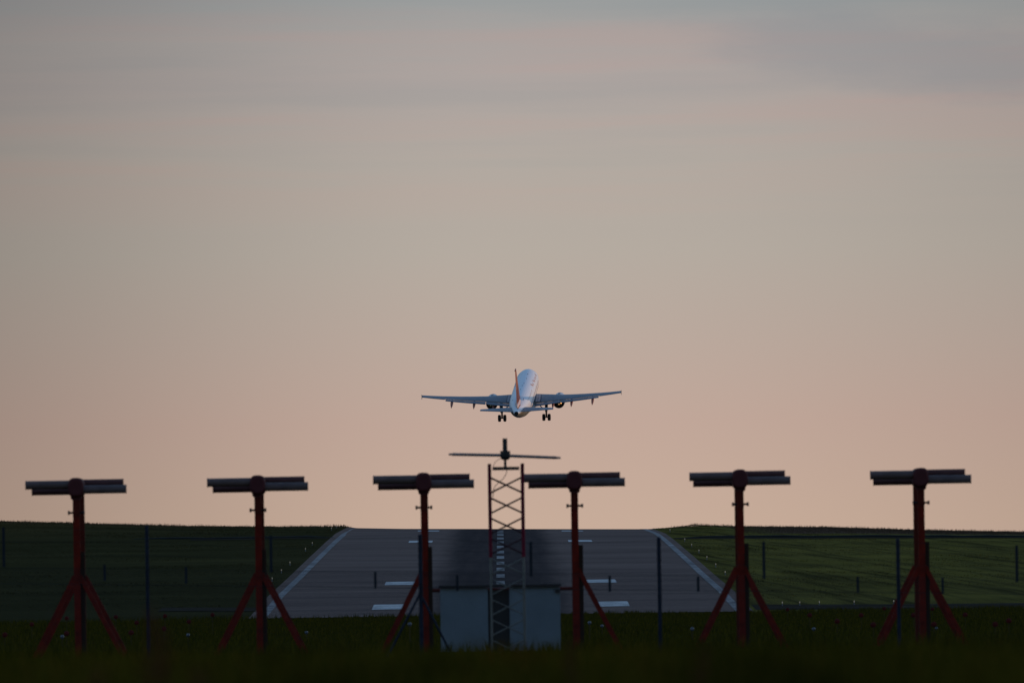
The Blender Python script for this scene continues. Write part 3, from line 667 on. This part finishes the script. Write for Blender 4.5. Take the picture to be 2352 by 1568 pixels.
    b = MB(); lath(b, [(13.2, .34), (13.9, .26), (14.6, .05), (14.62, .0)]); b.build('exhaust_cone', M['hot'], nac)
    b = MB(); lath(b, [(11.35, 1.035), (12.0, 1.025), (12.95, .99)], mi=0); b.build('cowl_band', M['engine_in'], nac)
    b = MB(); le, ch, z, inc = wing_at(5.75)
    pf = [(10.2, ez + 1.15), (12.2, ez + 1.3), (14.2, z + .12), (17.2, z - .35), (15.2, ez + .85), (13.2, ez + .6), (11., ez + 1.0)]
    b.loft([[(ex - .16, Y(s_), z_) for s_, z_ in pf], [(ex + .16, Y(s_), z_) for s_, z_ in pf]], sm=False); b.build('pylon', M['wing'], nac)
    # main gear
    gx, gy = sx * 3.8, Y(16.35)
    b = MB(); b.path([(gx, gy, -1.2), (gx, gy, -2.9), (gx, gy, -2.91), (gx, gy, -3.9)], [.22, .21, .16, .15], 12); b.tube((gx - .5, gy, -3.88), (gx + .5, gy, -3.88), .09, seg=10)
    b.tube((gx, gy, -2.75), (gx - sx * 1.45, gy + .05, -1.5), .085, seg=8); b.tube((gx, gy - .25, -2.9), (gx, gy - .25, -3.75), .035, seg=6)
    gear = b.build('landing_gear', M['gear'], PL)
    for wx in (-.46, .46):
        b = MB(); pr = [(-.245, .30), (-.25, .47), (-.2, .56), (-.09, .59), (.09, .59), (.2, .56), (.25, .47), (.245, .30)]
        b.loft([[(gx + wx + px_, gy + r_ * math.sin(2 * math.pi * k / 28), -3.88 + r_ * math.cos(2 * math.pi * k / 28)) for k in range(28)] for px_, r_ in pr]); wh = b.build('wheel', M['tyre'], gear)
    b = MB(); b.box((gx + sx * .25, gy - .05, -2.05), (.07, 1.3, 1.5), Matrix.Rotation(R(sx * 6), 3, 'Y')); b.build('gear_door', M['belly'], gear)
# fin, rudder and livery
def fin_sec(z, a, b_, le, te, tc=.09):
    ch = te - le; pts = []
    up = [(u, .5 * tc * 4 * (math.sqrt(max(u, 0)) * .74 - .32 * u - .42 * u * u) * .55) for u in np.linspace(a, b_, 9)]
    r_ = [(v * ch, Y(le + u * ch), z) for u, v in up] + [(-v * ch, Y(le + u * ch), z) for u, v in up[::-1]]
    return r_
def fin_le(z): return float(np.interp(z, [1.3, 2.3, 8.0], [23.6, 26.0, 30.95])), float(np.interp(z, [1.3, 8.0], [32.0, 33.1]))
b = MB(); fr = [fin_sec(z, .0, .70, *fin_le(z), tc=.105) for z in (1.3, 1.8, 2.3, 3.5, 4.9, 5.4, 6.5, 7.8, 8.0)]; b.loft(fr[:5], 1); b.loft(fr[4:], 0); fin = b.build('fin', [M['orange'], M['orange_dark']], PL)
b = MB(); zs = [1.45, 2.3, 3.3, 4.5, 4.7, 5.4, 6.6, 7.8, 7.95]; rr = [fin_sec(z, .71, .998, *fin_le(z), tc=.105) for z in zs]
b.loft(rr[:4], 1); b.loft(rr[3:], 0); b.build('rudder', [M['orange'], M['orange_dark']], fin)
b = MB(); b.box((0, Y(32.4), 8.06), (.16, 1.5, .16), bev=.03); b.build('fin_cap', M['orange_dark'], fin)
b = MB()
rr = []
for s, hw in [(26.6, .05), (27.6, .34), (28.8, .46), (30, .44), (31.2, .34), (32.1, .12)]:
    zc, r = fus_at(s); zt = zc + r * 1.045; rr.append([(hw, Y(s), zt - hw * hw / (2 * r) - .03), (hw * .55, Y(s), zt + .10), (.06, Y(s), zt + .42), (-.06, Y(s), zt + .42), (-hw * .55, Y(s), zt + .10), (-hw, Y(s), zt - hw * hw / (2 * r) - .03)])
b.loft(rr); b.build('fin_fillet', M['pale_edge'], fin)
b = MB()
for s0, s1, a0, a1 in [(31.2, 32.6, 2, 26), (30.2, 31.4, 20, 30)]: patch(b, s0, s1, a0, a1, .015)
b.build('livery_sweep', M['orange_pale'], fin)
YAW, PIT, BANK = 4.2, 13.4, -.4
rot = Matrix.Rotation(R(-YAW), 3, 'Z') @ Matrix.Rotation(R(PIT), 3, 'X') @ Matrix.Rotation(R(BANK), 3, 'Y')
T = W(1186, 949.4, 2217); PL.rotation_euler = rot.to_euler(); PL.location = T - rot @ Vector((0, Y(33.85), .83))

# ------------------------------------------------------------------ sky and sun
SUN_EL, SUN_AZ = R(2.5), R(72)
w = bpy.data.worlds.new('World'); S.world = w; w.use_nodes = True; nt = w.node_tree; nt.nodes.clear()
class WN(N):
    def __init__(s): s.t = nt
wn = WN()
out = wn.n('ShaderNodeOutputWorld'); bg = wn.n('ShaderNodeBackground'); wn.l(bg, 0, out, 0)
sky = wn.n('ShaderNodeTexSky', sky_type='NISHITA'); sky.sun_disc = False; sky.sun_elevation = SUN_EL; sky.sun_rotation = SUN_AZ; sky.air_density = 1.; sky.dust_density = .6; sky.ozone_density = 2.
tc = wn.n('ShaderNodeTexCoord'); sp = wn.n('ShaderNodeSeparateXYZ'); wn.l(tc, 'Generated', sp, 0)
def scl(c, k): return tuple(v * k for v in c)
SKY_K = 1 / .15   # the background strength below is .15
zr = wn.n('ShaderNodeMapRange'); wn.l(sp, 2, zr, 0); zr.inputs[1].default_value = 0.; zr.inputs[2].default_value = .05
stops = [(0, (197, 171, 153)), (.06, (197, 171, 152)), (.22, (191, 166, 152)), (.36, (184, 168, 156)), (.48, (179, 170, 159)), (.62, (176, 168, 159)), (.74, (172, 163, 158)), (.81, (166, 161, 157)), (.865, (154, 157, 156)), (1., (138, 148, 153))]
base = wn.ramp(zr, 0, [(p_, lin(c_)) for p_, c_ in stops])
# thin cloud streaks stretched along the horizon
def wnoise(scale, detail, rough, mp_scale, loc=(0, 0, 0)):
    mp = wn.n('ShaderNodeMapping'); mp.inputs['Scale'].default_value = mp_scale; mp.inputs['Location'].default_value = loc; wn.l(tc, 'Generated', mp, 0)
    nz = wn.n('ShaderNodeTexNoise'); nz.inputs['Scale'].default_value = scale; nz.inputs['Detail'].default_value = detail; nz.inputs['Roughness'].default_value = rough; wn.l(mp, 0, nz, 'Vector'); return nz
c1 = wnoise(1, 5, .55, (11, 1, 240), (3.1, 0, 1.7))
hi = wn.smooth((sp, 2), .0235, .0335)
streak = wn.ramp(c1, 0, [(.36, (.91, .955, .975)), (.5, (1, 1, 1)), (.60, (1.07, .975, .965))])
c = wn.mix(wn.math('MULTIPLY', hi, .85), (base, 0), wn.mix(1., (base, 0), (streak, 0), 'MULTIPLY'))
# a slate blue cloud high on the right
c2 = wnoise(1, 6, .6, (60, 1, 190), (.4, 0, 7.3))
ex_ = wn.math('MULTIPLY', wn.math('SUBTRACT', (sp, 0), .0305), 1 / .017); ez_ = wn.math('MULTIPLY', wn.math('SUBTRACT', wn.math('MULTIPLY_ADD', (sp, 0), .07, (sp, 2)), .0412), 1 / .0034)
dist = wn.math('SQRT', wn.math('ADD', wn.math('MULTIPLY', ex_, ex_), wn.math('MULTIPLY', ez_, ez_)))
dist = wn.math('ADD', dist, wn.math('MULTIPLY_ADD', (c2, 0), 1.9, -.95))
cl = wn.math('SUBTRACT', 1., wn.smooth(dist, .35, 1.25))
c = wn.mix(wn.math('MULTIPLY', cl, .36), c, lin((132, 141, 148)))
# the sky is a little brighter towards the middle of the view than to the far left
az = wn.n('ShaderNodeMapRange', interpolation_type='SMOOTHSTEP'); wn.l(sp, 0, az, 0); az.inputs[1].default_value = -.055; az.inputs[2].default_value = .0; az.inputs[3].default_value = .59; az.inputs[4].default_value = 1.
az2 = wn.n('ShaderNodeMapRange', interpolation_type='SMOOTHSTEP'); wn.l(sp, 0, az2, 0); az2.inputs[1].default_value = .008; az2.inputs[2].default_value = .06; az2.inputs[3].default_value = 1.; az2.inputs[4].default_value = .8
azf = wn.math('MULTIPLY', (az, 0), (az2, 0))
c = wn.mix(1., c, (1.02, 1.01, 1.02), 'MULTIPLY')
vm = wn.n('ShaderNodeVectorMath', operation='SCALE'); wn.l(c[0], c[1], vm, 0); wn.l(azf[0], azf[1], vm, 3)
low = wn.n('ShaderNodeVectorMath', operation='SCALE'); wn.l(vm, 0, low, 0); low.inputs[3].default_value = SKY_K
# above the haze band the clear evening sky
up = wn.smooth((sp, 2), .05, .40)
skyb = wn.mix(1., (sky, 0), (2.8, 2.85, 3.2), 'MULTIPLY')
mixc = wn.mix(up, (low, 0), skyb)
wn.l(mixc[0], mixc[1], bg, 0); bg.inputs[1].default_value = .15
sl = bpy.data.lights.new('sun', 'SUN'); sl.energy = 1.6; sl.angle = R(.5); sl.color = (1., .60, .34); so = bpy.data.objects.new('sun', sl); COL.objects.link(so)
sv = Vector((math.sin(SUN_AZ) * math.cos(SUN_EL), math.cos(SUN_AZ) * math.cos(SUN_EL), math.sin(SUN_EL))); so.rotation_euler = (-sv).to_track_quat('-Z', 'Y').to_euler(); so.location = (50, 0, 60)
S.render.engine = 'CYCLES'; S.view_settings.view_transform = 'Standard'; S.view_settings.look = 'None'; S.view_settings.exposure = 0; S.view_settings.gamma = 1
S.cycles.max_bounces = 5
